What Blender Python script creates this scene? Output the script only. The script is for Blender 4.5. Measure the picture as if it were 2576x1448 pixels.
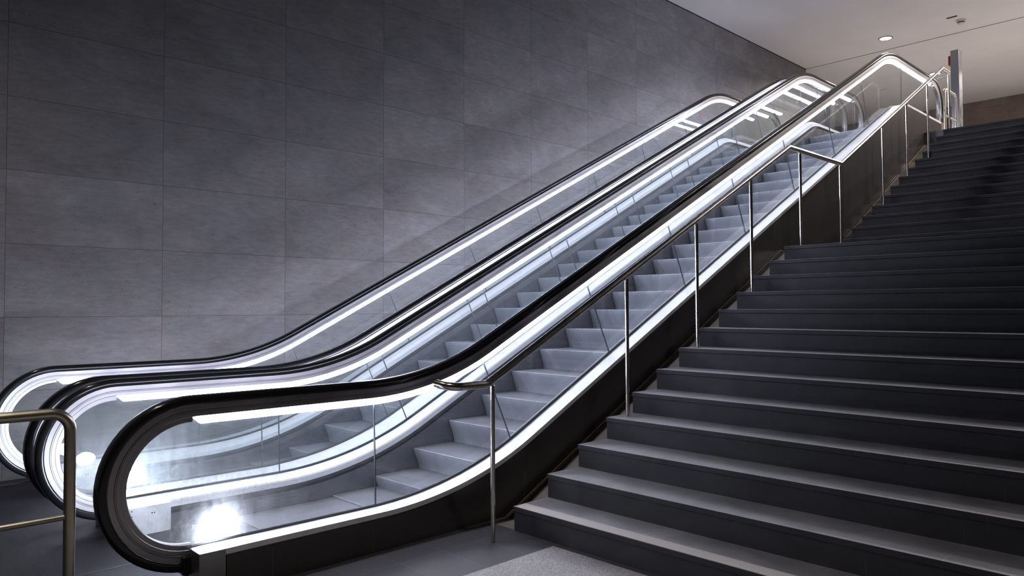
import bpy, bmesh, math, random
from mathutils import Vector, Matrix

random.seed(7)
for o in list(bpy.data.objects):
    bpy.data.objects.remove(o, do_unlink=True)
SC = bpy.context.scene
COL = SC.collection

# ------------------------------------------------------------------ camera
CAM_POS = Vector((3.5664, -3.4306, 1.4827))
YAW, PITCH, ROLL, FPX = 0.8055, 0.0264, -0.0032, 1856.03
cd = bpy.data.cameras.new('camera')
cd.sensor_width = 36.0
cd.lens = FPX / 2576 * 36.0
cd.clip_start = 0.05
cd.clip_end = 200
cam = bpy.data.objects.new('camera', cd)
COL.objects.link(cam)
_f = Vector((-math.sin(YAW) * math.cos(PITCH), math.cos(YAW) * math.cos(PITCH), math.sin(PITCH)))
_r = Vector((math.cos(YAW), math.sin(YAW), 0))
_u = _r.cross(_f)
_r2 = _r * math.cos(ROLL) + _u * math.sin(ROLL)
_u2 = -_r * math.sin(ROLL) + _u * math.cos(ROLL)
M3 = Matrix((_r2, _u2, -_f)).transposed()
cam.matrix_world = Matrix.Translation(CAM_POS) @ M3.to_4x4()
SC.camera = cam

# ------------------------------------------------------------------ world, exposure
w = bpy.data.worlds.new('world')
SC.world = w
w.use_nodes = True
w.node_tree.nodes['Background'].inputs[0].default_value = (0.02, 0.02, 0.022, 1)
w.node_tree.nodes['Background'].inputs[1].default_value = 1.0
SC.view_settings.view_transform = 'Standard'
SC.view_settings.look = 'None'
SC.view_settings.gamma = 1.0
SC.view_settings.use_curve_mapping = False
SC.view_settings.exposure = 0.0
try:
    SC.cycles.use_denoising = True
    SC.cycles.max_bounces = 9
    SC.cycles.diffuse_bounces = 4
    SC.cycles.glossy_bounces = 5
    SC.cycles.transparent_max_bounces = 20
    SC.cycles.transmission_bounces = 8
    SC.cycles.sample_clamp_indirect = 6.0
    SC.cycles.caustics_reflective = False
    SC.cycles.caustics_refractive = False
except Exception:
    pass

# light levels
STRIP_E = 37.0
LAMP_E = 290.0
HALL_W = 240.0      # upper hall downlights
HALL_C = (1.0, 0.90, 0.84)
STAIR_W = 105.0     # downlights over the stairs
FILL_W = 30.0      # unseen fill lights added over the lower hall
FILL_C = (1.0, 0.88, 0.76)
STRIP_C = (0.80, 0.81, 1.0)

# ------------------------------------------------------------------ materials
def new_mat(name):
    m = bpy.data.materials.new(name)
    m.use_nodes = True
    nt = m.node_tree
    nt.nodes.clear()
    out = nt.nodes.new('ShaderNodeOutputMaterial')
    return m, nt, out

class NT:
    def __init__(s, nt): s.nt = nt
    def n(s, t, **kw):
        nd = s.nt.nodes.new(t)
        for k, v in kw.items(): setattr(nd, k, v)
        return nd
    def link(s, a, b): s.nt.links.new(a, b)
    def val(s, sock, v):
        if hasattr(v, 'is_output') or isinstance(v, bpy.types.NodeSocket): s.link(v, sock)
        else: sock.default_value = v
    def math(s, op, a, b=0.0, c=None, clamp=False):
        nd = s.n('ShaderNodeMath', operation=op, use_clamp=clamp)
        s.val(nd.inputs[0], a); s.val(nd.inputs[1], b)
        if c is not None: s.val(nd.inputs[2], c)
        return nd.outputs[0]
    def pos(s):
        g = s.n('ShaderNodeNewGeometry')
        return g.outputs['Position']
    def sep(s, v):
        nd = s.n('ShaderNodeSeparateXYZ'); s.link(v, nd.inputs[0]); return nd.outputs
    def comb(s, x, y, z):
        nd = s.n('ShaderNodeCombineXYZ')
        s.val(nd.inputs[0], x); s.val(nd.inputs[1], y); s.val(nd.inputs[2], z)
        return nd.outputs[0]
    def noise(s, vec, scale, detail=4.0, rough=0.55, dist=0.0):
        nd = s.n('ShaderNodeTexNoise')
        s.link(vec, nd.inputs['Vector'])
        nd.inputs['Scale'].default_value = scale; nd.inputs['Detail'].default_value = detail
        nd.inputs['Roughness'].default_value = rough; nd.inputs['Distortion'].default_value = dist
        return nd.outputs['Fac']
    def scale(s, vec, sc):
        nd = s.n('ShaderNodeVectorMath', operation='MULTIPLY')
        s.link(vec, nd.inputs[0]); nd.inputs[1].default_value = sc
        return nd.outputs[0]
    def ramp(s, fac, a, b, ca, cb):
        nd = s.n('ShaderNodeMapRange'); s.val(nd.inputs[0], fac)
        nd.inputs[1].default_value = a; nd.inputs[2].default_value = b
        nd.inputs[3].default_value = ca; nd.inputs[4].default_value = cb
        nd.clamp = True
        return nd.outputs[0]
    def mix(s, fac, ca, cb):
        nd = s.n('ShaderNodeMix', data_type='RGBA')
        s.val(nd.inputs[0], fac)
        for sk, v in ((nd.inputs[6], ca), (nd.inputs[7], cb)):
            if isinstance(v, (tuple, list)): sk.default_value = (v[0], v[1], v[2], 1)
            else: s.link(v, sk)
        return nd.outputs[2]
    def mul(s, col, fac):
        nd = s.n('ShaderNodeVectorMath', operation='SCALE')
        if isinstance(col, (tuple, list)): nd.inputs[0].default_value = col[:3]
        else: s.link(col, nd.inputs[0])
        s.val(nd.inputs['Scale'], fac)
        return nd.outputs[0]
    def bump(s, h, strength, dist):
        nd = s.n('ShaderNodeBump')
        s.link(h, nd.inputs['Height']); nd.inputs['Strength'].default_value = strength
        nd.inputs['Distance'].default_value = dist
        return nd.outputs[0]
    def principled(s, out, col, rough=0.5, metal=0.0, normal=None, spec=0.5, coat=0.0):
        p = s.n('ShaderNodeBsdfPrincipled')
        if isinstance(col, (tuple, list)): p.inputs['Base Color'].default_value = (*col[:3], 1)
        else: s.link(col, p.inputs['Base Color'])
        s.val(p.inputs['Roughness'], rough); s.val(p.inputs['Metallic'], metal)
        p.inputs['Specular IOR Level'].default_value = spec
        p.inputs['Coat Weight'].default_value = coat
        if normal is not None: s.link(normal, p.inputs['Normal'])
        s.link(p.outputs[0], out.inputs[0])
        return p

def plain(name, col, rough=0.5, metal=0.0, spec=0.5, nscale=6.0, namp=0.12, stretch=(1, 1, 1)):
    m, nt, out = new_mat(name); N = NT(nt)
    f = N.noise(N.scale(N.pos(), stretch), nscale, 3.0)
    k = N.ramp(f, 0.3, 0.7, 1 - namp, 1 + namp)
    N.principled(out, N.mul(col, k), rough, metal, spec=spec)
    return m

def joint(N, coord, origin, pitch, width):
    """1 on a joint line, 0 elsewhere; also returns the cell number"""
    t = N.math('DIVIDE', N.math('SUBTRACT', coord, origin), pitch)
    cell = N.math('FLOOR', t)
    fr = N.math('FRACT', t)
    d = N.math('MULTIPLY', N.math('MINIMUM', fr, N.math('SUBTRACT', 1.0, fr)), pitch)
    line = N.math('LESS_THAN', d, width / 2)
    return line, cell

def wall_mat(name, axis, o1, p1, o2, p2, base, cross_amp=0.07, width=0.005, warm=None):
    m, nt, out = new_mat(name); N = NT(nt)
    P = N.pos(); s = N.sep(P)
    a = s['XYZ'.index(axis)]
    l1, c1 = joint(N, a, o1, p1, width); l2, c2 = joint(N, s[2], o2, p2, width)
    line = N.math('MAXIMUM', l1, l2)
    wn = N.n('ShaderNodeTexWhiteNoise'); wn.noise_dimensions = '3D'
    N.link(N.comb(c1, c2, 0.37), wn.inputs['Vector'])
    tone = N.ramp(wn.outputs['Value'], 0, 1, 1 - cross_amp, 1 + cross_amp)
    off = N.n('ShaderNodeVectorMath', operation='MULTIPLY_ADD')
    N.link(wn.outputs['Color'], off.inputs[0]); off.inputs[1].default_value = (7, 7, 7); N.link(P, off.inputs[2])
    Q = off.outputs[0]
    big = N.ramp(N.noise(N.scale(Q, (1, 1, 1.6)), 1.6, 5.0, 0.6, 0.4), 0.25, 0.75, 0.78, 1.22)
    mid = N.ramp(N.noise(N.scale(Q, (1, 0.55, 2.2)), 14.0, 5.0, 0.62, 0.3), 0.3, 0.7, 0.86, 1.14)
    fine = N.noise(N.scale(Q, (1, 0.8, 1.8)), 70.0, 3.0, 0.7, 0.2)
    fk = N.ramp(fine, 0.3, 0.7, 0.88, 1.10)
    rough_zone = N.ramp(N.noise(Q, 1.1, 2.0), 0.45, 0.65, 0.0, 1.0)
    pits = N.math('MULTIPLY', N.math('GREATER_THAN', N.noise(N.scale(Q, (1, 0.6, 1.5)), 34.0, 2.0, 0.6), 0.69), rough_zone)
    k = N.math('MULTIPLY', N.math('MULTIPLY', tone, big), N.math('MULTIPLY', mid, fk))
    k = N.math('MULTIPLY', k, N.math('SUBTRACT', 1.0, N.math('MULTIPLY', pits, 0.5)))
    k = N.math('MULTIPLY', k, N.math('SUBTRACT', 1.0, N.math('MULTIPLY', line, 0.55)))
    tint = N.mix(N.ramp(N.noise(Q, 2.3, 2.0), 0.3, 0.7, 0, 1), base, warm or tuple(b * t for b, t in zip(base, (1.05, 1.0, 0.93))))
    hgt = N.math('SUBTRACT', N.math('MULTIPLY', fine, 0.6), N.math('ADD', N.math('MULTIPLY', pits, 0.8), line))
    N.principled(out, N.mul(tint, k), 0.72, 0.0, N.bump(hgt, 0.35, 0.004), spec=0.3)
    return m

M_WALL = wall_mat('wall_stone', 'Y', -2.181, 1.294, 1.410, 0.643, (0.178, 0.176, 0.185))
M_BACK = wall_mat('back_wall_stone', 'X', -1.34, 1.6, 4.217, 0.66, (0.21, 0.17, 0.15), 0.08)
M_SIDE = wall_mat('side_wall_stone', 'Y', 0, 1.3, 1.41, 0.643, (0.04, 0.038, 0.036), 0.1)
M_SOFFIT = plain('ceiling_bounce_cut', (0.03, 0.03, 0.032), 0.8)  # unseen ceiling over the lower hall, darkened to cut bounce light

def ceiling_mat():
    m, nt, out = new_mat('ceiling_plaster'); N = NT(nt)
    P = N.pos()
    k = N.ramp(N.noise(P, 0.7, 3.0), 0.3, 0.7, 0.95, 1.03)
    N.principled(out, N.mul((0.78, 0.76, 0.745), k), 0.8, spec=0.2)
    return m
M_CEIL = ceiling_mat()

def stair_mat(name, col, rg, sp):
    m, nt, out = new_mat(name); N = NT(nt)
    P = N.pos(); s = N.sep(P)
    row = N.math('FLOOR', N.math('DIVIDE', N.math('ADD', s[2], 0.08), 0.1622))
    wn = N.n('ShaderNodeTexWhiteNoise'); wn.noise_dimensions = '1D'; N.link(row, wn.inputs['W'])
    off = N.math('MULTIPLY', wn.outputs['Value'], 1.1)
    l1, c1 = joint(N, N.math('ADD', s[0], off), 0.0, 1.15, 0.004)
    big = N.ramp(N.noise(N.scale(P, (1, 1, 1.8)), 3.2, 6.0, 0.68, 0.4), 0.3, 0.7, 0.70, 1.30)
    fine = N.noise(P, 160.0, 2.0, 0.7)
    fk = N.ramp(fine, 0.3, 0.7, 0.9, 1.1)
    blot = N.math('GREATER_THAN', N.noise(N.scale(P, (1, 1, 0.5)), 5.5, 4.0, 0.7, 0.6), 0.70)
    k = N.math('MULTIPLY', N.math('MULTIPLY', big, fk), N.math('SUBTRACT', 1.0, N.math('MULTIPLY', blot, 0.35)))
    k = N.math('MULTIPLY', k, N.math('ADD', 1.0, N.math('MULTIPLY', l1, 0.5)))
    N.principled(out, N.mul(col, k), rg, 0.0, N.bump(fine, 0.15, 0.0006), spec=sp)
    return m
M_STAIR = stair_mat('stair_riser_stone_shaded', (0.030, 0.030, 0.034), 0.6, 0.3)
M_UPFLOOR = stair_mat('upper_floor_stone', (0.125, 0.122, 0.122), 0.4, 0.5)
M_TREAD = stair_mat('stair_tread_stone_lit', (0.185, 0.183, 0.190), 0.45, 0.5)
M_GRIP = plain('nosing_grit', (0.42, 0.40, 0.38), 0.85, nscale=220.0, namp=0.35)

def terrazzo_mat():
    m, nt, out = new_mat('speckled_terrazzo'); N = NT(nt)
    P = N.pos()
    v = N.n('ShaderNodeTexVoronoi'); v.feature = 'F1'; N.link(P, v.inputs['Vector']); v.inputs['Scale'].default_value = 300.0
    sp = N.n('ShaderNodeSeparateColor'); N.link(v.outputs['Color'], sp.inputs[0])
    k = N.ramp(sp.outputs[0], 0.0, 1.0, 0.35, 1.6)
    k = N.math('MULTIPLY', k, N.ramp(N.noise(P, 3.0, 2.0), 0.3, 0.7, 0.85, 1.1))
    N.principled(out, N.mul((0.285, 0.275, 0.27), k), 0.55, spec=0.4)
    return m
M_TERR = terrazzo_mat()

def floor_tile_mat():
    m, nt, out = new_mat('floor_stone_tile'); N = NT(nt)
    P = N.pos(); s = N.sep(P)
    l1, c1 = joint(N, s[0], -0.01, 0.41, 0.008); l2, c2 = joint(N, s[1], -0.27, 0.32, 0.008)
    l = N.math('MAXIMUM', l1, l2)
    wn = N.n('ShaderNodeTexWhiteNoise'); N.link(N.comb(c1, c2, 0.1), wn.inputs['Vector'])
    k = N.math('MULTIPLY', N.ramp(wn.outputs['Value'], 0, 1, 0.85, 1.15), N.ramp(N.noise(P, 5.0, 4.0), 0.3, 0.7, 0.85, 1.12))
    stain = N.ramp(N.noise(P, 3.4, 5.0, 0.7, 1.0), 0.66, 0.72, 1.0, 0.45)
    k = N.math('MULTIPLY', k, stain)
    k = N.math('MULTIPLY', k, N.math('ADD', 1.0, N.math('MULTIPLY', l, 0.6)))
    N.principled(out, N.mul((0.040, 0.039, 0.044), k), 0.55, spec=0.3)
    return m
M_TILE = floor_tile_mat()

def ribbed_mat(name, axis, pitch, dark, light, metal, rough, bstr=0.8, duty=(0.35, 0.65), spec=0.5):
    m, nt, out = new_mat(name); N = NT(nt)
    P = N.pos(); s = N.sep(P)
    t = N.math('FRACT', N.math('DIVIDE', s['XYZ'.index(axis)], pitch))
    tri = N.math('MULTIPLY', N.math('MINIMUM', t, N.math('SUBTRACT', 1.0, t)), 2.0)
    f = N.ramp(tri, duty[0], duty[1], 0.0, 1.0)
    k = N.ramp(N.noise(P, 1.7, 4.0, 0.6, 0.5), 0.35, 0.7, 0.75, 1.2)
    N.principled(out, N.mul(N.mix(f, dark, light), k), rough, metal, N.bump(f, bstr, min(0.003, pitch * 0.25)), spec=spec)
    return m
M_PLATE = ribbed_mat('ribbed_floor_metal', 'Y', 0.0060, (0.008, 0.009, 0.011), (0.036, 0.038, 0.049), 0.2, 0.55, spec=0.2)
M_STEP = ribbed_mat('cleated_step_aluminium', 'X', 0.0180, (0.30, 0.32, 0.355), (0.47, 0.50, 0.55), 0.12, 0.5, 0.4)
M_STEPTOP = ribbed_mat('grooved_step_tread', 'X', 0.0180, (0.10, 0.105, 0.12), (0.25, 0.262, 0.285), 0.12, 0.55, 0.4)

def brushed(name, col, rough, aniso_vec, amp=0.1, metal=1.0):
    m, nt, out = new_mat(name); N = NT(nt)
    P = N.pos()
    f = N.noise(N.scale(P, aniso_vec), 9.0, 3.0, 0.7)
    smudge = N.noise(P, 3.0, 4.0, 0.6)
    r = N.math('ADD', N.ramp(f, 0.3, 0.7, rough * 0.85, rough * 1.15), N.ramp(smudge, 0.45, 0.75, 0.0, 0.12))
    N.principled(out, N.mul(col, N.ramp(f, 0.3, 0.7, 1 - amp, 1 + amp)), r, metal, spec=0.5)
    return m
M_DECK = brushed('satin_steel_deck', (0.78, 0.79, 0.82), 0.38, (60, 1.2, 1.2), metal=0.35)
M_STEEL = brushed('polished_steel_tube', (0.62, 0.585, 0.54), 0.2, (40, 40, 1), 0.04)
M_GUIDE = brushed('handrail_guide_steel', (0.37, 0.365, 0.38), 0.34, (60, 1, 1), 0.05)
M_PANEL = plain('dark_cladding_panel', (0.050, 0.0465, 0.0455), 0.26, 0.0, 0.6, 2.0, 0.08)
M_END = brushed('newel_end_steel', (0.36, 0.35, 0.35), 0.3, (1, 1, 30), 0.06, metal=0.85)
M_SKIRT = brushed('skirt_steel', (0.20, 0.20, 0.22), 0.28, (1, 1, 40), 0.06, metal=0.75)
M_TUBE2 = brushed('warm_barrier_tube', (0.55, 0.50, 0.42), 0.3, (40, 40, 1), 0.04)
M_RUBBER = plain('black_handrail_rubber', (0.012, 0.012, 0.015), 0.13, 0.0, 0.4, 3.0, 0.1)
M_SEAL = plain('translucent_joint_seal', (0.10, 0.115, 0.13), 0.3)
M_GASKET = plain('black_gasket', (0.012, 0.012, 0.014), 0.5)
M_BRUSH = plain('skirt_brush_bristle', (0.012, 0.012, 0.015), 0.8)
M_RED = plain('red_enamel', (0.30, 0.012, 0.02), 0.4)
M_WHITE = plain('white_plastic', (0.6, 0.58, 0.55), 0.5)
M_DARKIN = plain('dark_sensor_recess', (0.03, 0.02, 0.02), 0.6)
M_GUTTER = plain('gutter_stone', (0.115, 0.098, 0.082), 0.6, nscale=4.0, namp=0.25)
M_EDGE = plain('warm_metal_edge', (0.36, 0.30, 0.22), 0.4)
M_SLAB = plain('slab_edge', (0.1, 0.09, 0.085), 0.8)

def glass_mat():
    m, nt, out = new_mat('balustrade_glass'); N = NT(nt)
    P = N.pos(); s = N.sep(P)
    tr = N.n('ShaderNodeBsdfTransparent'); tr.inputs[0].default_value = (0.955, 0.975, 0.975, 1)
    gl = N.n('ShaderNodeBsdfGlossy'); gl.inputs['Roughness'].default_value = 0.0
    geo = N.n('ShaderNodeNewGeometry')
    fr = N.n('ShaderNodeFresnel')       # same air-to-glass reflectance on both faces of the pane
    N.link(N.math('ADD', 1.45, N.math('MULTIPLY', geo.outputs['Backfacing'], 1 / 1.45 - 1.45)), fr.inputs['IOR'])
    m1 = N.n('ShaderNodeMixShader')
    N.link(fr.outputs[0], m1.inputs[0]); N.link(tr.outputs[0], m1.inputs[1]); N.link(gl.outputs[0], m1.inputs[2])
    # grime film: smears and streaks, thicker low down at the lower landing
    d = N.n('ShaderNodeBsdfDiffuse'); d.inputs[0].default_value = (0.8, 0.82, 0.86, 1)
    t = N.n('ShaderNodeBsdfTranslucent'); t.inputs[0].default_value = (0.8, 0.82, 0.86, 1)
    m2 = N.n('ShaderNodeMixShader'); m2.inputs[0].default_value = 0.5
    N.link(d.outputs[0], m2.inputs[1]); N.link(t.outputs[0], m2.inputs[2])
    streak = N.noise(N.scale(P, (1, 9, 0.8)), 3.0, 4.0, 0.7)
    smear = N.noise(P, 22.0, 4.0, 0.75, 1.5)
    low = N.math('MULTIPLY', N.ramp(s[2], 0.25, 0.75, 1.0, 0.0), N.ramp(s[1], -1.5, -0.2, 1.0, 0.0))
    dv = N.n('ShaderNodeVectorMath', operation='DISTANCE')     # scratched, dusty patch at the foot of the newel
    N.link(N.comb(0.0, s[1], s[2]), dv.inputs[0]); dv.inputs[1].default_value = (0.0, -1.72, 0.30)
    patch = N.ramp(N.math('ADD', dv.outputs['Value'], N.math('MULTIPLY', N.noise(P, 6.0, 4.0, 0.7), 0.25)), 0.12, 0.62, 0.16, 0.0)
    amt = N.math('ADD', N.math('ADD', 0.010, N.math('MULTIPLY', low, 0.035)), patch)
    k = N.math('MULTIPLY', amt, N.math('ADD', N.ramp(streak, 0.35, 0.75, 0.5, 1.4), N.ramp(smear, 0.5, 0.75, 0.0, 1.6)))
    m3 = N.n('ShaderNodeMixShader')
    N.link(k, m3.inputs[0]); N.link(m1.outputs[0], m3.inputs[1]); N.link(m2.outputs[0], m3.inputs[2])
    N.link(m3.outputs[0], out.inputs[0])
    return m
M_GLASS = glass_mat()

def emit(name, col, e):
    m, nt, out = new_mat(name); N = NT(nt)
    em = N.n('ShaderNodeEmission'); em.inputs[0].default_value = (*col, 1); em.inputs[1].default_value = e
    N.link(em.outputs[0], out.inputs[0])
    return m
M_STRIP = emit('led_strip_light', STRIP_C, STRIP_E)
M_LAMP = emit('comb_lamp_light', (0.82, 0.87, 1.0), LAMP_E)
M_DOWN = emit('downlight_lens', (1.0, 0.97, 0.93), 14.0)

# ------------------------------------------------------------------ mesh helpers
def tag(o, label=None, cat=None, group=None, kind=None):
    if label: o['label'] = label
    if cat: o['category'] = cat
    if group: o['group'] = group
    if kind: o['kind'] = kind
    return o

def empty(name, loc=(0, 0, 0)):
    o = bpy.data.objects.new(name, None)
    o.empty_display_size = 0.2
    COL.objects.link(o)
    o.location = loc
    return o

class MB:
    def __init__(s): s.v = []; s.f = []
    def add(s, vs, fs):
        b = len(s.v); s.v += [tuple(x) for x in vs]; s.f += [tuple(i + b for i in f) for f in fs]
        return s
    def box(s, a, b):
        x0, y0, z0 = a; x1, y1, z1 = b
        return s.add([(x0, y0, z0), (x1, y0, z0), (x1, y1, z0), (x0, y1, z0), (x0, y0, z1), (x1, y0, z1), (x1, y1, z1), (x0, y1, z1)],
                     [(0, 3, 2, 1), (4, 5, 6, 7), (0, 1, 5, 4), (1, 2, 6, 5), (2, 3, 7, 6), (3, 0, 4, 7)])
    def prism_x(s, yz, x0, x1):
        """polygon in (y, z) extruded along x"""
        n = len(yz)
        vs = [(x0, y, z) for y, z in yz] + [(x1, y, z) for y, z in yz]
        fs = [tuple(range(n)), tuple(range(2 * n - 1, n - 1, -1))]
        fs += [(i, i + n, (i + 1) % n + n, (i + 1) % n) for i in range(n)]
        return s.add(vs, fs)
    def prism_y(s, xz, y0, y1):
        n = len(xz)
        vs = [(x, y0, z) for x, z in xz] + [(x, y1, z) for x, z in xz]
        fs = [tuple(range(n)), tuple(range(2 * n - 1, n - 1, -1))]
        fs += [(i, i + n, (i + 1) % n + n, (i + 1) % n) for i in range(n)]
        return s.add(vs, fs)
    def cyl(s, c, axis, r, h, n=24, r2=None):
        """disc stack from c along axis, length h"""
        a = Vector(axis).normalized(); t = a.orthogonal().normalized(); b = a.cross(t)
        r2 = r if r2 is None else r2
        c = Vector(c)
        vs = [c + (t * math.cos(k * math.tau / n) + b * math.sin(k * math.tau / n)) * r for k in range(n)]
        vs += [c + a * h + (t * math.cos(k * math.tau / n) + b * math.sin(k * math.tau / n)) * r2 for k in range(n)]
        fs = [tuple(range(n - 1, -1, -1)), tuple(range(n, 2 * n))] + [(k, (k + 1) % n, (k + 1) % n + n, k + n) for k in range(n)]
        return s.add(vs, fs)
    def tube(s, pts, r, n=16, caps=True):
        pts = [Vector(p) for p in pts]
        T = []
        for i in range(len(pts)):
            a = (pts[i] - pts[i - 1]).normalized() if i > 0 else (pts[1] - pts[0]).normalized()
            b = (pts[i + 1] - pts[i]).normalized() if i < len(pts) - 1 else a
            T.append(((a + b).normalized(), a.dot(b)))
        nrm = T[0][0].orthogonal().normalized()
        vs = []
        for i, p in enumerate(pts):
            t, dt = T[i]
            nrm = (nrm - t * nrm.dot(t)).normalized()
            bn = t.cross(nrm)
            for k in range(n):
                an = k * math.tau / n
                vs.append(p + (nrm * math.cos(an) + bn * math.sin(an)) * r)
        fs = []
        for i in range(len(pts) - 1):
            for k in range(n):
                fs.append((i * n + k, i * n + (k + 1) % n, (i + 1) * n + (k + 1) % n, (i + 1) * n + k))
        if caps:
            fs.append(tuple(range(n - 1, -1, -1))); e = (len(pts) - 1) * n; fs.append(tuple(range(e, e + n)))
        return s.add(vs, fs)
    def build(s, name, mat, parent=None, smooth=False, bevel=0.0, origin=None):
        me = bpy.data.meshes.new(name)
        vs = s.v
        if origin is not None:
            vs = [(x - origin[0], y - origin[1], z - origin[2]) for x, y, z in vs]
        me.from_pydata(vs, [], s.f)
        bm = bmesh.new(); bm.from_mesh(me)
        bmesh.ops.recalc_face_normals(bm, faces=bm.faces)
        if bevel > 0:
            bmesh.ops.bevel(bm, geom=[e for e in bm.edges if e.is_manifold and e.calc_face_angle(0) > 0.6], offset=bevel, segments=2, affect='EDGES', profile=0.5)
        bm.to_mesh(me); bm.free()
        if smooth:
            for p in me.polygons: p.use_smooth = True
            try: me.set_sharp_from_angle(angle=math.radians(38))
            except Exception: pass
        me.materials.append(mat)
        o = bpy.data.objects.new(name, me)
        COL.objects.link(o)
        if origin is not None: o.location = origin
        if parent is not None:
            o.parent = parent
            o.matrix_parent_inverse = Matrix.Translation(-Vector(parent.location))
        return o

def fillet(pts, rads, seg=8):
    """round the inner corners of a 3-D polyline"""
    pts = [Vector(p) for p in pts]; out = [pts[0]]
    for i in range(1, len(pts) - 1):
        r = rads[i - 1] if isinstance(rads, (list, tuple)) else rads
        a = (pts[i - 1] - pts[i]).normalized(); b = (pts[i + 1] - pts[i]).normalized()
        ang = a.angle(b)
        if r <= 0 or abs(ang - math.pi) < 1e-3: out.append(pts[i]); continue
        d = r / math.tan(ang / 2)
        p0 = pts[i] + a * d; p1 = pts[i] + b * d
        c = pts[i] + (a + b).normalized() * (r / math.sin(ang / 2))
        v0 = p0 - c; v1 = p1 - c; th = v0.angle(v1)
        for k in range(seg + 1):
            t = k / seg
            out.append(c + (v0 * math.sin((1 - t) * th) + v1 * math.sin(t * th)) / math.sin(th))
    out.append(pts[-1])
    return out

# ------------------------------------------------------------------ dimensions
RISE, TREAD = 0.1622, 0.3264
LAND_Z = 13 * RISE
TOP_Z = 26 * RISE
F1_END = 12 * TREAD
F2_Y14 = 5.676 - TREAD
TOP_Y = F2_Y14 + 12 * TREAD
WALL_X = -4.05
WALL_END = 13.49
BACK_Y = 19.61
CEIL_Z = 7.06
RIGHT_X = 5.4
FRONT_Y = -7.0
UP_Y = 9.95          # front edge of the upper floor behind the escalators

# ------------------------------------------------------------------ the room
MB().box((WALL_X - 0.3, FRONT_Y, -0.4), (WALL_X, WALL_END, CEIL_Z)).build('wall_left', M_WALL).__setitem__('kind', 'structure')
MB().box((-12.3, BACK_Y, 3.9), (RIGHT_X + 0.3, BACK_Y + 0.3, CEIL_Z)).build('wall_back', M_BACK).__setitem__('kind', 'structure')
MB().box((RIGHT_X, FRONT_Y, -0.4), (RIGHT_X + 0.3, BACK_Y, CEIL_Z)).build('wall_right', M_SIDE).__setitem__('kind', 'structure')
MB().box((WALL_X - 0.3, FRONT_Y - 0.3, -0.4), (RIGHT_X + 0.3, FRONT_Y, CEIL_Z)).build('wall_front', M_SIDE).__setitem__('kind', 'structure')
MB().box((-12.3, WALL_END, 3.9), (-12.0, BACK_Y, CEIL_Z)).build('wall_far_left', M_BACK).__setitem__('kind', 'structure')
MB().box((-12.0, WALL_END - 0.3, 3.9), (WALL_X - 0.3, WALL_END, CEIL_Z)).build('wall_return', M_BACK).__setitem__('kind', 'structure')
MB().box((-12.3, FRONT_Y - 0.3, CEIL_Z), (RIGHT_X + 0.3, 5.0, CEIL_Z + 0.2)).build('ceiling_lower_hall', M_SOFFIT).__setitem__('kind', 'structure')
MB().box((-12.3, 5.0, CEIL_Z), (RIGHT_X + 0.3, BACK_Y + 0.3, CEIL_Z + 0.2)).build('ceiling', M_CEIL).__setitem__('kind', 'structure')
MB().box((-12.0, WALL_END - 0.008, CEIL_Z - 0.004), (RIGHT_X, WALL_END + 0.008, CEIL_Z)).build('trim_1', M_GASKET).__setitem__('kind', 'structure')
# shadow gap between ceiling and left wall
MB().box((WALL_X, FRONT_Y, CEIL_Z - 0.015), (WALL_X + 0.012, WALL_END, CEIL_Z)).build('trim_2', M_GASKET).__setitem__('kind', 'structure')
fl = MB()
fl.box((-0.269, FRONT_Y, -0.3), (RIGHT_X, 0.02, -0.0))
floor = fl.build('floor', M_TILE); floor['kind'] = 'structure'
# speckled terrazzo field, inlaid; its left edge runs at x = 0.40, its back edge along the first riser
tz = MB().box((0.405, FRONT_Y, -0.02), (RIGHT_X, -0.045, 0.0015)).build('floor_terrazzo', M_TERR); tz['kind'] = 'structure'
up = MB()
up.box((-0.269, TOP_Y + 0.02, TOP_Z - 0.3), (RIGHT_X, BACK_Y, TOP_Z))
up.box((-12.0, 10.86, TOP_Z - 0.3), (-0.269, BACK_Y, 4.303))
up.build('floor_upper', M_UPFLOOR).__setitem__('kind', 'structure')
MB().box((WALL_X, 10.87, -0.3), (-0.269, 10.97, TOP_Z - 0.3)).build('wall_pit', M_SLAB).__setitem__('kind', 'structure')

# ribbed metal floor in front of the escalators
rp = MB().box((WALL_X, FRONT_Y, -0.3), (-0.269, -1.36, 0.0)).build('floor_ribbed_plate', M_PLATE); rp['kind'] = 'structure'
MB().box((WALL_X, -1.36, -0.3), (-3.2, 10.87, 0.0)).build('floor_side_strip', M_TILE).__setitem__('kind', 'structure')
# narrow dark frame joints in the ribbed plate
for nm, a, b in (('trim_3', (-1.10, -3.2, -0.002), (-1.085, -1.96, 0.002)), ('trim_4', (WALL_X, FRONT_Y, 0.0), (WALL_X + 0.16, -1.36, 0.012))):
    MB().box(a, b).build(nm, M_GASKET).__setitem__('kind', 'structure')

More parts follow.
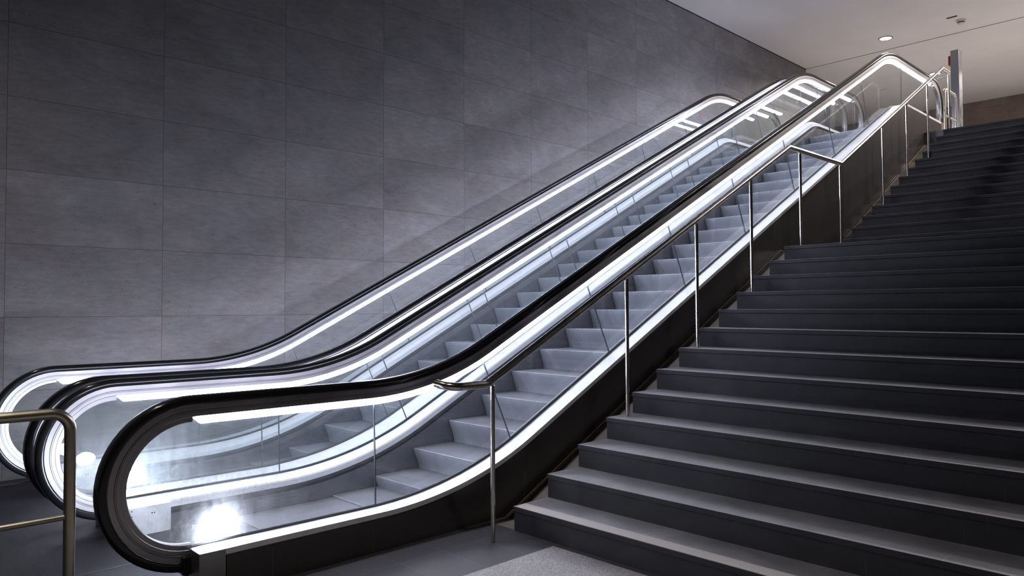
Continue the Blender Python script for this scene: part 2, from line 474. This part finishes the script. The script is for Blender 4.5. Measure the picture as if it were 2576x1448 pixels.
# ------------------------------------------------------------------ staircase
SW = RIGHT_X - 0.01
stair = empty('staircase', (0, 0, 0))
tag(stair, 'wide dark grey stone staircase rising to the right of the escalators', 'staircase')
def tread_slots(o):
    # walked-on top faces lighter, faces and edges darker: light and shade put into the colour
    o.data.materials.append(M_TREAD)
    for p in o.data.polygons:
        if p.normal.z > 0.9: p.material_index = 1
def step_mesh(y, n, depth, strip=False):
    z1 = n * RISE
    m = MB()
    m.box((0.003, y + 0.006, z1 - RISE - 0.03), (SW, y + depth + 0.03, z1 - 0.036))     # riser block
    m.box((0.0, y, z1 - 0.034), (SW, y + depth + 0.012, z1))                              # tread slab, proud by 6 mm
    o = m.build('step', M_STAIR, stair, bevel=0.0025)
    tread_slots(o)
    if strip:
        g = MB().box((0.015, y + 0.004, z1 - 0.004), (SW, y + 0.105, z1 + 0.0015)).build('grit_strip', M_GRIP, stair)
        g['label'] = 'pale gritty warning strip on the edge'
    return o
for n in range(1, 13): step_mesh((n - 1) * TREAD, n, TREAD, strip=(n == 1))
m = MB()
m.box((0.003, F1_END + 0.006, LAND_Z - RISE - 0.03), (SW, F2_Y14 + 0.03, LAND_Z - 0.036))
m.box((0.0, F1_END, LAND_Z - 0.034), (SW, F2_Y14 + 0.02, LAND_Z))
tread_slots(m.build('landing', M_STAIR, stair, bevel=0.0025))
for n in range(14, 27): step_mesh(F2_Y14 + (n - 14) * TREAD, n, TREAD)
# sloped side channel between the stairs and the escalator cladding
def gutter_z(y):
    if y < 0.18: return 0.0
    if y < 4.38: return min(LAND_Z - 0.005, 0.0 + 0.502 * (y - 0.18))
    if y < 5.67: return LAND_Z - 0.005
    return min(TOP_Z - 0.005, LAND_Z - 0.005 + 0.530 * (y - 5.67))
gy = [0.02, 0.18, 4.375, 5.67, 9.64, 9.8]
gp = [(y, gutter_z(y)) for y in gy]
MB().prism_x(gp + [(9.8, -0.2), (0.02, -0.2)], -0.266, 0.0).build('side_channel', M_GUTTER, stair)['label'] = 'brownish sloped stone channel beside the steps'
MB().prism_x([(y, z + 0.007) for y, z in gp[1:]] + [(y, z - 0.01) for y, z in gp[1:]][::-1], -0.2655, -0.2585).build('channel_edge', M_EDGE, stair)

# ------------------------------------------------------------------ escalator geometry
YA, SL, ZU = -0.103, 0.5013, 4.303
AN = math.atan(SL)
R1, R2 = 3.2, 0.7
YB = YA + ZU / SL
T1, T2 = R1 * math.tan(AN / 2), R2 * math.tan(AN / 2)
YC0, YC1 = -1.945, 10.265            # centres of the newel loops
L1 = (YA - T1) - YC0
L2 = R1 * AN
L3 = (YB - YA) / math.cos(AN) - T1 - T2
L4 = R2 * AN
L5 = YC1 - (YB + T2)
STOT = L1 + L2 + L3 + L4 + L5

def base(s):
    """point on the floor line at arc length s: y, z, normal y, normal z"""
    if s < L1: return (YC0 + s, 0.0, 0.0, 1.0)
    s -= L1
    if s < L2:
        t = s / R1
        return (YA - T1 + R1 * math.sin(t), R1 - R1 * math.cos(t), -math.sin(t), math.cos(t))
    s -= L2
    y0, z0 = YA + T1 * math.cos(AN), T1 * math.sin(AN)
    if s < L3: return (y0 + s * math.cos(AN), z0 + s * math.sin(AN), -math.sin(AN), math.cos(AN))
    s -= L3
    if s < L4:
        t = AN - s / R2
        cy, cz = YB + T2, ZU - R2
        return (cy - R2 * math.sin(t), cz + R2 * math.cos(t), -math.sin(t), math.cos(t))
    s -= L4
    return (YB + T2 + s, ZU, 0.0, 1.0)

def svals(s0=0.0, s1=None, extra=()):
    s1 = STOT if s1 is None else s1
    brk = [0, L1, L1 + L2, L1 + L2 + L3, L1 + L2 + L3 + L4, STOT]
    n = [1, 22, 3, 12, 1]
    vals = {s0, s1}
    for i in range(5):
        for k in range(n[i] + 1):
            v = brk[i] + (brk[i + 1] - brk[i]) * k / n[i]
            if s0 < v < s1: vals.add(v)
    vals |= set(extra)
    return sorted(vals)

def off(s, h):
    y, z, ny, nz = base(s)
    return (y + ny * h, z + nz * h)

def sweep(mb, prof, s0=0.0, s1=None):
    """closed profile [(x, h)] swept along the path"""
    ss = svals(s0, s1); n = len(prof)
    vs = []
    for s in ss:
        y, z, ny, nz = base(s)
        vs += [(x, y + ny * h, z + nz * h) for x, h in prof]
    fs = [tuple(range(n)), tuple(range(len(vs) - 1, len(vs) - 1 - n, -1))]
    for i in range(len(ss) - 1):
        fs += [(i * n + k, i * n + (k + 1) % n, (i + 1) * n + (k + 1) % n, (i + 1) * n + k) for k in range(n)]
    mb.add(vs, fs)
    return mb

HR_TOP = 1.024
RL = 0.4545                     # outer radius of the newel loop
HC = HR_TOP - RL                # height of the loop centre
def loop_path(extend=0.06):
    """whole handrail centre line from the lower inlet round the lower newel, up, and round the upper newel.
    returns list of (y, z, ny, nz), at the OUTER surface; offset inward along -n"""
    P = []
    P.append((YC0 + extend, HC - RL, 0, -1))
    for k in range(0, 31):
        t = -math.pi / 2 - math.pi * k / 30
        P.append((YC0 + RL * math.cos(t), HC + RL * math.sin(t), math.cos(t), math.sin(t)))
    for s in svals()[1:-1]:
        y, z, ny, nz = base(s)
        P.append((y + ny * HR_TOP, z + nz * HR_TOP, ny, nz))
    for k in range(0, 31):
        t = math.pi / 2 - math.pi * k / 30
        P.append((YC1 + RL * math.cos(t), ZU + HC + RL * math.sin(t), math.cos(t), math.sin(t)))
    P.append((YC1 - extend, ZU + HC - RL, 0, -1))
    return P
LOOP = loop_path()
def sweep_loop(mb, prof, pts=None):
    """closed profile [(x, depth)] where depth is measured inward from the outer surface"""
    pts = LOOP if pts is None else pts
    n = len(prof); vs = []
    for y, z, ny, nz in pts:
        vs += [(x, y - ny * d, z - nz * d) for x, d in prof]
    fs = [tuple(range(n)), tuple(range(len(vs) - 1, len(vs) - 1 - n, -1))]
    for i in range(len(pts) - 1):
        fs += [(i * n + k, i * n + (k + 1) % n, (i + 1) * n + (k + 1) % n, (i + 1) * n + k) for k in range(n)]
    mb.add(vs, fs)
    return mb

# joints of the glass panels
GJ = [0.0] + [1.155 + 1.32 * k for k in range(9)]
GJ = [g for g in GJ if g < STOT - 0.7] + [STOT]
G_LO, G_HI = 0.19, 0.945

def glass_panel(g, i, parent):
    s0, s1 = GJ[i], GJ[i + 1]
    gap = 0.003
    first, last = i == 0, i == len(GJ) - 2
    a = s0 + (0 if first else gap); b = s1 - (0 if last else gap)
    ss = svals(a, b)
    hi = [off(s, G_HI) for s in ss]; lo = [off(s, G_LO) for s in ss]
    rin = RL - 0.075
    if first:
        arc = [(YC0 + rin * math.cos(t), HC + rin * math.sin(t)) for t in [math.pi / 2 + math.pi * k / 24 for k in range(0, 25)]]
        # outline: arc from top round to bottom, then up to the deck line
        poly = arc + [(YC0, G_LO)] + lo[1:] + hi[::-1][:-1]
    elif last:
        arc = [(YC1 + rin * math.cos(t), ZU + HC + rin * math.sin(t)) for t in [-math.pi / 2 + math.pi * k / 24 for k in range(0, 25)]]
        poly = lo[:-1] + [(YC1, ZU + G_LO)] + arc + hi[::-1][1:]
    else:
        poly = lo + hi[::-1]
    return MB().prism_x(poly, g - 0.006, g + 0.006).build('glass_panel', M_GLASS, parent)

def rounded_rail(w, h):
    """C-section rubber rail, flat underside; depth grows inward"""
    pts = []
    r = 0.018
    for cx, cy, a0 in ((w / 2 - r, r, -90), (w / 2 - 0.010, h - 0.010, 0), (-w / 2 + 0.010, h - 0.010, 90), (-w / 2 + r, r, 180)):
        rr = r if cy == r else 0.010
        for k in range(5):
            t = math.radians(a0 + 90 * k / 4)
            pts.append((cx + rr * math.cos(t), cy + rr * math.sin(t)))
    return pts

def balustrade(E, g, sg, deck_w, side, lamp=False):
    """g: plane of the glass; sg: +1 when the outside of the escalator lies towards +x"""
    X = lambda a: g + sg * a
    P = lambda pr: [(X(a), h) for a, h in pr]
    for i in range(len(GJ) - 1): glass_panel(g, i, E)
    for gj in GJ[1:-1]:
        y0, z0_, ny, nz = base(gj); ty, tz = nz, -ny
        q = [(y0 + ny * h + ty * t, z0_ + nz * h + tz * t) for h, t in ((0.24, -0.0025), (0.24, 0.0025), (0.872, 0.0025), (0.872, -0.0025))]
        MB().prism_x(q, g - 0.0058, g + 0.0058).build('joint_seal', M_SEAL, E)
    hr = sweep_loop(MB(), [(g + x, d) for x, d in rounded_rail(0.080, 0.050)]).build('handrail', M_RUBBER, E, smooth=True)
    # steel guide under the rubber, with a groove line
    gd = MB()
    half = [(0.030, 0.047), (0.030, 0.075), (0.0265, 0.0765), (0.0265, 0.0785), (0.0315, 0.080), (0.0315, 0.083), (0.0265, 0.085), (0.0265, 0.087), (0.029, 0.0885), (0.029, 0.108), (0.024, 0.112)]
    sweep_loop(gd, [(g + a, d) for a, d in half] + [(g - a, d) for a, d in half[::-1]])
    gd.build('handrail_guide', M_GUIDE, E, smooth=True)
    # extra depth of the steel at the two newel bends
    for cy, cz, d in ((YC0, HC, 1), (YC1, ZU + HC, -1)):
        t0 = math.pi / 2
        pts = [(cy + RL * math.cos(t0 + d * math.pi * k / 30), cz + RL * math.sin(t0 + d * math.pi * k / 30), math.cos(t0 + d * math.pi * k / 30), math.sin(t0 + d * math.pi * k / 30)) for k in range(31)]
        sweep_loop(MB(), [(g - 0.026, 0.111), (g + 0.026, 0.111), (g + 0.026, 0.134), (g + 0.012, 0.140), (g - 0.012, 0.140), (g - 0.026, 0.134)], pts).build('newel_trim', M_GUIDE, E, smooth=True)
    # light strip
    st = MB()
    ss = svals(0.05, STOT - 0.13)
    w_, h0, h1 = 0.016, 0.872, 0.9125
    prof = [(g - w_, h0 + 0.006), (g - w_ + 0.006, h0), (g + w_ - 0.006, h0), (g + w_, h0 + 0.006), (g + w_, h1), (g - w_, h1)]
    n = len(prof); vs = []
    for i, s in enumerate(ss):
        for (x, h) in prof:
            q = s
            if i == 0: q = s - 0.045 * (h - h0) / (h1 - h0)
            if i == len(ss) - 1: q = s + 0.035 * (h - h0) / (h1 - h0)
            y, z, ny, nz = base(max(0.0, min(STOT, q)))
            vs.append((x, y + ny * h, z + nz * h))
    fs = [tuple(range(n)), tuple(range(len(vs) - 1, len(vs) - 1 - n, -1))]
    for i in range(len(ss) - 1):
        fs += [(i * n + k, i * n + (k + 1) % n, (i + 1) * n + (k + 1) % n, (i + 1) * n + k) for k in range(n)]
    st.add(vs, fs)
    st.build('light_strip', M_STRIP, E)['label'] = 'glowing white strip under the handrail'
    # outer deck, gasket, inner deck, brush, skirt
    dk = 0.232
    sE = STOT - 0.02
    sweep(MB(), P([(0.017, dk - 0.002), (deck_w, dk), (deck_w, dk - 0.030), (deck_w - 0.004, dk - 0.034), (0.017, dk - 0.034)]), 0.128, STOT - 0.128).build('outer_deck', M_DECK, E)
    sweep(MB(), P([(-0.017, dk + 0.003), (-0.008, dk + 0.010), (0.008, dk + 0.010), (0.017, dk + 0.003), (0.017, dk - 0.040), (-0.017, dk - 0.040)]), -0.0, sE).build('glass_gasket', M_GASKET, E)
    sweep(MB(), P([(-0.017, dk - 0.002), (-0.088, 0.194), (-0.097, 0.184), (-0.100, 0.148), (-0.085, 0.148), (-0.017, dk - 0.045)]), 0.02, sE).build('inner_deck', M_DECK, E)
    sweep(MB(), P([(-0.085, 0.148), (-0.099, 0.148), (-0.114, 0.132), (-0.114, 0.122), (-0.099, 0.106), (-0.085, 0.106)]), 0.32, sE - 0.3).build('skirt_brush', M_BRUSH, E)
    sweep(MB(), P([(-0.092, 0.108), (-0.107, 0.108), (-0.107, -0.22), (-0.092, -0.22)]), 0.02, sE).build('skirt_panel', M_SKIRT, E)
    # covers at the two ends of the inner deck
    for d, yc, z0 in ((1, YC0, 0.0), (-1, YC1, ZU)):
        b = MB()
        ya, yb = yc + d * 0.0, yc + d * 0.32
        b.add([(X(-0.110), yc + d * 0.03, z0), (X(-0.110), yb, z0), (X(-0.110), yb, z0 + 0.183), (X(-0.110), yc + d * 0.03, z0 + 0.183),
               (X(-0.078), yc - d * 0.012, z0), (X(-0.078), yc - d * 0.012, z0 + 0.200), (X(-0.03), yc - d * 0.012, z0), (X(-0.03), yc - d * 0.012, z0 + 0.228),
               (X(-0.03), yb, z0), (X(-0.03), yb, z0 + 0.228)],
              [(0, 1, 2, 3), (0, 3, 5, 4), (4, 5, 7, 6), (1, 8, 9, 2), (6, 7, 9, 8), (0, 4, 6, 8, 1), (3, 2, 9, 7, 5)])
        c = b.build('newel_cover', M_DECK, E)
        for yy, zz in ((0.075, 0.03), (0.075, 0.13), (0.075, 0.165), (0.20, 0.135), (0.215, 0.135)):
            MB().cyl((X(-0.109), yc + d * yy, z0 + zz), (-sg, 0, 0), 0.0045, 0.003, 10).build('screw', M_GASKET, c)
    # black inlet boots for the handrail
    for d, yc, z0 in ((1, YC0, 0.0), (-1, YC1, ZU)):
        MB().box((g - 0.056, min(yc - d * 0.055, yc + d * 0.04), z0 + HC - RL - 0.012), (g + 0.056, max(yc - d * 0.055, yc + d * 0.04), z0 + HC - RL + 0.085)).build('handrail_inlet', M_RUBBER, E, bevel=0.012)
    # end plate below the outer deck
    for d, yc, z0 in ((1, YC0, 0.0), (-1, YC1, ZU)):
        y0, y1 = sorted((yc - d * 0.012, yc + d * 0.125))
        e = MB().box((min(X(0.020), X(deck_w)), y0, z0), (max(X(0.020), X(deck_w)), y1, z0 + dk)).build('deck_end', M_END, E, bevel=0.002)
    if side is not None:
        # dark cladding below the outer deck, one panel between each pair of joints
        js = [YC0 + 0.13, -1.56] + [-1.56 + 0.645 * k for k in range(1, 18)] + [YC1 - 0.13]
        js = [j for j in js if j <= YC1 - 0.1]
        def deck_z(y):
            # height of the deck underside at this y (outer edge)
            lo, hi = 0.0, STOT
            for _ in range(40):
                mm = (lo + hi) / 2
                if off(mm, dk - 0.034)[0] < y: lo = mm
                else: hi = mm
            return off((lo + hi) / 2, dk - 0.034)[1]
        for a, b in zip(js[:-1], js[1:]):
            a2, b2 = a + 0.0015, b - 0.0015
            ys = [a2 + (b2 - a2) * k / 6 for k in range(7)]
            lo = [(y, side(y)) for y in ys]
            for yk in (0.18, 4.375, 5.67, 9.64):
                if a2 < yk < b2: lo.append((yk, side(yk)))
            lo.sort()
            top = [(y, deck_z(y)) for y in ys]
            MB().prism_x(lo + top[::-1], X(deck_w - 0.004), X(deck_w - 0.020)).build('cladding_panel', M_PANEL, E)
            if b < js[-1]:
                MB().prism_x([(b - 0.0016, side(b)), (b + 0.0016, side(b)), (b + 0.0016, deck_z(b) - 0.012), (b - 0.0016, deck_z(b) - 0.012)], X(deck_w - 0.0035), X(deck_w - 0.018)).build('joint_strip', M_SKIRT, E)
    if lamp:
        # small comb lamp on the inner side of the glass, above the inner deck
        cx, cy, cz = X(-0.036), -1.80, 0.296
        MB().box((cx - 0.010, cy - 0.012, 0.222), (cx + 0.010, cy + 0.012, cz)).build('comb_lamp_bracket', M_DECK, E)
        L = MB()
        nu, nv = 16, 8
        vs = []
        for i in range(1, nv):
            for j in range(nu):
                th = math.pi * i / nv; ph = math.tau * j / nu
                vs.append((cx + 0.022 * math.cos(th), cy + 0.068 * math.sin(th) * math.cos(ph), cz + 0.052 * math.sin(th) * math.sin(ph)))
        fs = [(i * nu + j, i * nu + (j + 1) % nu, (i + 1) * nu + (j + 1) % nu, (i + 1) * nu + j) for i in range(nv - 2) for j in range(nu)]
        fs += [tuple(range(nu)), tuple(range((nv - 2) * nu, (nv - 1) * nu))]
        L.add(vs, fs)
        L.build('comb_lamp', M_LAMP, E, smooth=True)['label'] = 'glaring white comb light'

# moving steps
SA = YA - 0.040 / SL       # where the nosing line leaves the floor level
SU = SA + ZU / SL
def nose_z(y):
    Ra, Rb = 2.0, 1.6
    ta, tb = Ra * math.tan(AN / 2), Rb * math.tan(AN / 2)
    if y < SA - ta: return 0.0
    if y < SA + ta * math.cos(AN): return Ra - math.sqrt(max(0, Ra * Ra - (y - SA + ta) ** 2))
    if y < SU - tb * math.cos(AN): return SL * (y - SA)
    if y < SU + tb: return ZU - Rb + math.sqrt(max(0, Rb * Rb - (SU + tb - y) ** 2))
    return ZU
PITCH_S = 0.391
def make_step(x0, x1):
    m = MB()
    D = PITCH_S + 0.062
    prof = [(0.0, 0.0), (PITCH_S, 0.0), (D, -0.004), (D, -0.03), (0.10, -0.03)]
    # curved riser
    ris = [(0.0 + 0.060 * math.sin(math.pi / 2 * (k / 8)) ** 1.4, -0.006 - 0.200 * k / 8) for k in range(9)]
    prof = [(0.003, -0.0005)] + prof[1:] + [(0.085, -0.206)] + ris[::-1]
    m.prism_x(prof, x0, x1)
    return m

def make_escalator(gl, gr, y_first, label, wl, wr, side_l, side_r, lamp_side):
    E = empty('escalator', ((gl + gr) / 2, YC0, 0.0))
    tag(E, label, 'escalator', 'pair of escalators')
    balustrade(E, gl, -1, wl, side_l)
    balustrade(E, gr, 1, wr, side_r, lamp=True)
    x0, x1 = gl + 0.113, gr - 0.113
    k0 = int(math.floor((-1.30 - y_first) / PITCH_S)) + 1
    proto = None
    k = k0
    while True:
        y = y_first + k * PITCH_S
        if y > 9.75: break
        z = nose_z(y)
        if proto is None:
            proto = make_step(x0, x1).build('step', M_STEP, None)
            proto.data.materials.append(M_STEPTOP)
            for p in proto.data.polygons:
                if p.normal.z > 0.9: p.material_index = 1
            proto.parent = E; proto.matrix_parent_inverse = Matrix.Translation(-Vector(E.location)); proto.location = (0, y, z)
        else:
            c = proto.copy(); COL.objects.link(c)
            c.parent = E; c.matrix_parent_inverse = Matrix.Translation(-Vector(E.location)); c.location = (0, y, z)
        k += 1
    # comb plates
    for a, b, z0 in ((-1.36, -1.22, 0.0), (9.62, 9.80, ZU)):
        MB().box((x0, a, z0 - 0.02), (x1, b, z0 + 0.006)).build('comb_plate', M_SKIRT, E)
    MB().box((gl - 0.1, 9.80, ZU - 0.12), (gr + 0.14, 10.86, ZU)).build('floor_plate', M_PLATE, E)
    return E

G4, G3, G2, G1 = -0.432, -1.740, -2.030, -3.320
mid = (G3 - G2) / 2
make_escalator(G3, G4, 1.550, 'nearer escalator with glass sides and lit handrails, beside the stone stairs', mid, 0.163, None, gutter_z, 'r')
make_escalator(G1, G2, 2.373, 'farther escalator with glass sides and lit handrails, beside the stone wall', 0.163, mid, (lambda y: 0.0), None, 'r')

# ------------------------------------------------------------------ stair railing
PX = 0.09
rail = empty('stair_railing', (PX, -0.265, 0.0))
tag(rail, 'stainless steel tube railing on thin posts along the left edge of the stairs', 'railing')
pts = [(PX - 0.125, -0.62, 1.018), (PX, -0.60, 1.0), (PX, -0.313, 1.0), (PX, 3.869, 3.124), (PX, 5.159, 3.128), (PX, 8.965, 5.083), (PX, 9.285, 5.083)]
path = fillet(pts, [0.10, 0.10, 0.03, 0.03, 0.03], 6)
MB().tube(path, 0.0255, 20).build('handrail_tube', M_STEEL, rail, smooth=True)
def rail_z(y):
    for (x0, ya, za), (x1, yb, zb) in zip(pts[1:-1], pts[2:]):
        if ya <= y <= yb: return za + (zb - za) * (y - ya) / (yb - ya)
    return 1.0
def tread_z(y):
    if y < 0: return 0.0
    if y < F1_END: return (int(y / TREAD) + 1) * RISE
    if y < F2_Y14: return LAND_Z
    return min(26, 14 + int((y - F2_Y14) / TREAD)) * RISE
for y in (-0.265, 1.131, 2.119, 3.074, 4.127, 5.150, 6.481, 7.376, 8.261, 9.272):
    p = MB().cyl((PX, y, tread_z(y)), (0, 0, 1), 0.0150, rail_z(y) - 0.035 - tread_z(y), 16)
    p.cyl((PX, y, rail_z(y) - 0.037), (0, 0, 1), 0.008, 0.030, 10)
    po = p.build('post', M_STEEL, rail, smooth=True)
MB().tube([(PX, 9.272, 5.03), (PX - 0.16, 9.272, 5.03)], 0.011, 12).build('stub_arm', M_STEEL, rail, smooth=True)

# ------------------------------------------------------------------ barriers at the escalator ends
def barrier(name, x, ya, yb, z0, top, mid_z, label, r=0.0255):
    B = empty(name, (x, ya, z0))
    tag(B, label, 'barrier')
    fr = fillet([(x, ya, z0), (x, ya, z0 + top), (x, yb, z0 + top), (x, yb, z0)], 0.085, 10)
    MB().tube(fr, r, 24).build('frame', M_TUBE2, B, smooth=True)
    MB().tube([(x, ya, z0 + mid_z), (x, yb, z0 + mid_z)], 0.0135, 14).build('middle_rail', M_TUBE2, B, smooth=True)
    return B
barrier('barrier_railing', -0.43, -2.505, -3.30, 0.0, 0.992, 0.500, 'bronze-toned steel hoop barrier with a middle rail, nearest to the camera at lower left')
barrier('barrier_railing', -0.43, 10.93, 11.57, ZU, 0.99, 0.52, 'small steel hoop barrier at the head of the stairs beside the square pillar', 0.022)

# ------------------------------------------------------------------ pillar with red call box
pil = empty('control_pillar', (-0.55, 12.1, ZU))
tag(pil, 'free-standing square steel pillar with a red box at the head of the stairs', 'pillar')
MB().box((-0.620, 12.0, ZU), (-0.482, 12.20, 6.262)).build('column', M_GUIDE, pil, bevel=0.003)
MB().box((-0.668, 12.03, 6.00), (-0.620, 12.15, 6.18)).build('alarm_box', M_RED, pil, bevel=0.01)['label'] = 'small dark red box'

# ------------------------------------------------------------------ ceiling fittings and light
def downlight(x, y, power, col, label, group=None, disc=0.115, spread=150):
    D = empty('downlight', (x, y, CEIL_Z))
    tag(D, label, 'ceiling light', group)
    n = 32
    vs = []; rr = [disc + 0.016, disc + 0.016, disc, disc]
    zz = [CEIL_Z, CEIL_Z - 0.012, CEIL_Z - 0.012, CEIL_Z]
    for r_, z_ in zip(rr, zz):
        vs += [(x + r_ * math.cos(k * math.tau / n), y + r_ * math.sin(k * math.tau / n), z_) for k in range(n)]
    fs = [(i * n + k, i * n + (k + 1) % n, ((i + 1) % 4) * n + (k + 1) % n, ((i + 1) % 4) * n + k) for i in range(4) for k in range(n)]
    MB().add(vs, fs).build('trim_ring', M_DARKIN, D, smooth=True)
    MB().cyl((x, y, CEIL_Z - 0.006), (0, 0, 1), disc, 0.005, 32).build('lens', M_DOWN, D)
    ld = bpy.data.lights.new('downlight_lamp', 'AREA'); ld.shape = 'DISK'; ld.size = disc * 2; ld.energy = power; ld.color = col
    ld.spread = math.radians(spread)
    lo = bpy.data.objects.new('downlight_lamp', ld); COL.objects.link(lo); lo.location = (x, y, CEIL_Z - 0.02)
    lo.parent = D; lo.matrix_parent_inverse = Matrix.Translation(-Vector(D.location))
    return D
ds = [(-2.01, 12.737, 'round recessed ceiling light nearest the left wall, in front of the ceiling joint'),
      (-2.06, 16.08, 'round recessed ceiling light beyond the ceiling joint, seen beside the stair railing head')]
for x, y, lab in ds: downlight(x, y, HALL_W, HALL_C, lab)
hid = 'recessed ceiling light of the upper hall, out of the frame to the right'
for x, y in ((1.3, 12.74), (1.3, 16.08), (4.2, 12.74), (4.2, 16.08)):
    downlight(x, y, HALL_W, HALL_C, hid, 'upper hall ceiling lights out of frame')
for x, y in ((2.6, 9.0), (4.6, 9.0)):
    downlight(x, y, STAIR_W, HALL_C, 'recessed ceiling light above the stairs, out of the frame at upper right', 'ceiling lights above the stairs', spread=140)
for x, y in ((1.9, -2.9), (-1.6, -3.2)):  # unseen lamps added as warm fill for the floor and barrier
    downlight(x, y, FILL_W, FILL_C, 'unseen fill light added over the lower hall, out of the frame', 'added fill lights over the lower hall', spread=80)

sm = empty('smoke_detector', (-0.629, 12.76, CEIL_Z))
tag(sm, 'small round smoke detector on the ceiling above the pillar', 'smoke detector')
MB().cyl((-0.629, 12.76, CEIL_Z), (0, 0, -1), 0.085, 0.045, 28, 0.075).build('base', M_WHITE, sm, smooth=True)
MB().cyl((-0.629, 12.76, CEIL_Z - 0.045), (0, 0, -1), 0.060, 0.022, 28).build('sensor_ring', M_DARKIN, sm, smooth=True)
MB().cyl((-0.629, 12.76, CEIL_Z - 0.067), (0, 0, -1), 0.060, 0.025, 28, 0.035).build('cap', M_WHITE, sm, smooth=True)
vt = MB().box((-0.80, 12.46, CEIL_Z - 0.012), (-0.62, 12.50, CEIL_Z)).build('ceiling_slot', M_DARKIN)
tag(vt, 'thin dark slot fitting on the ceiling just beside the smoke detector', 'ceiling slot')
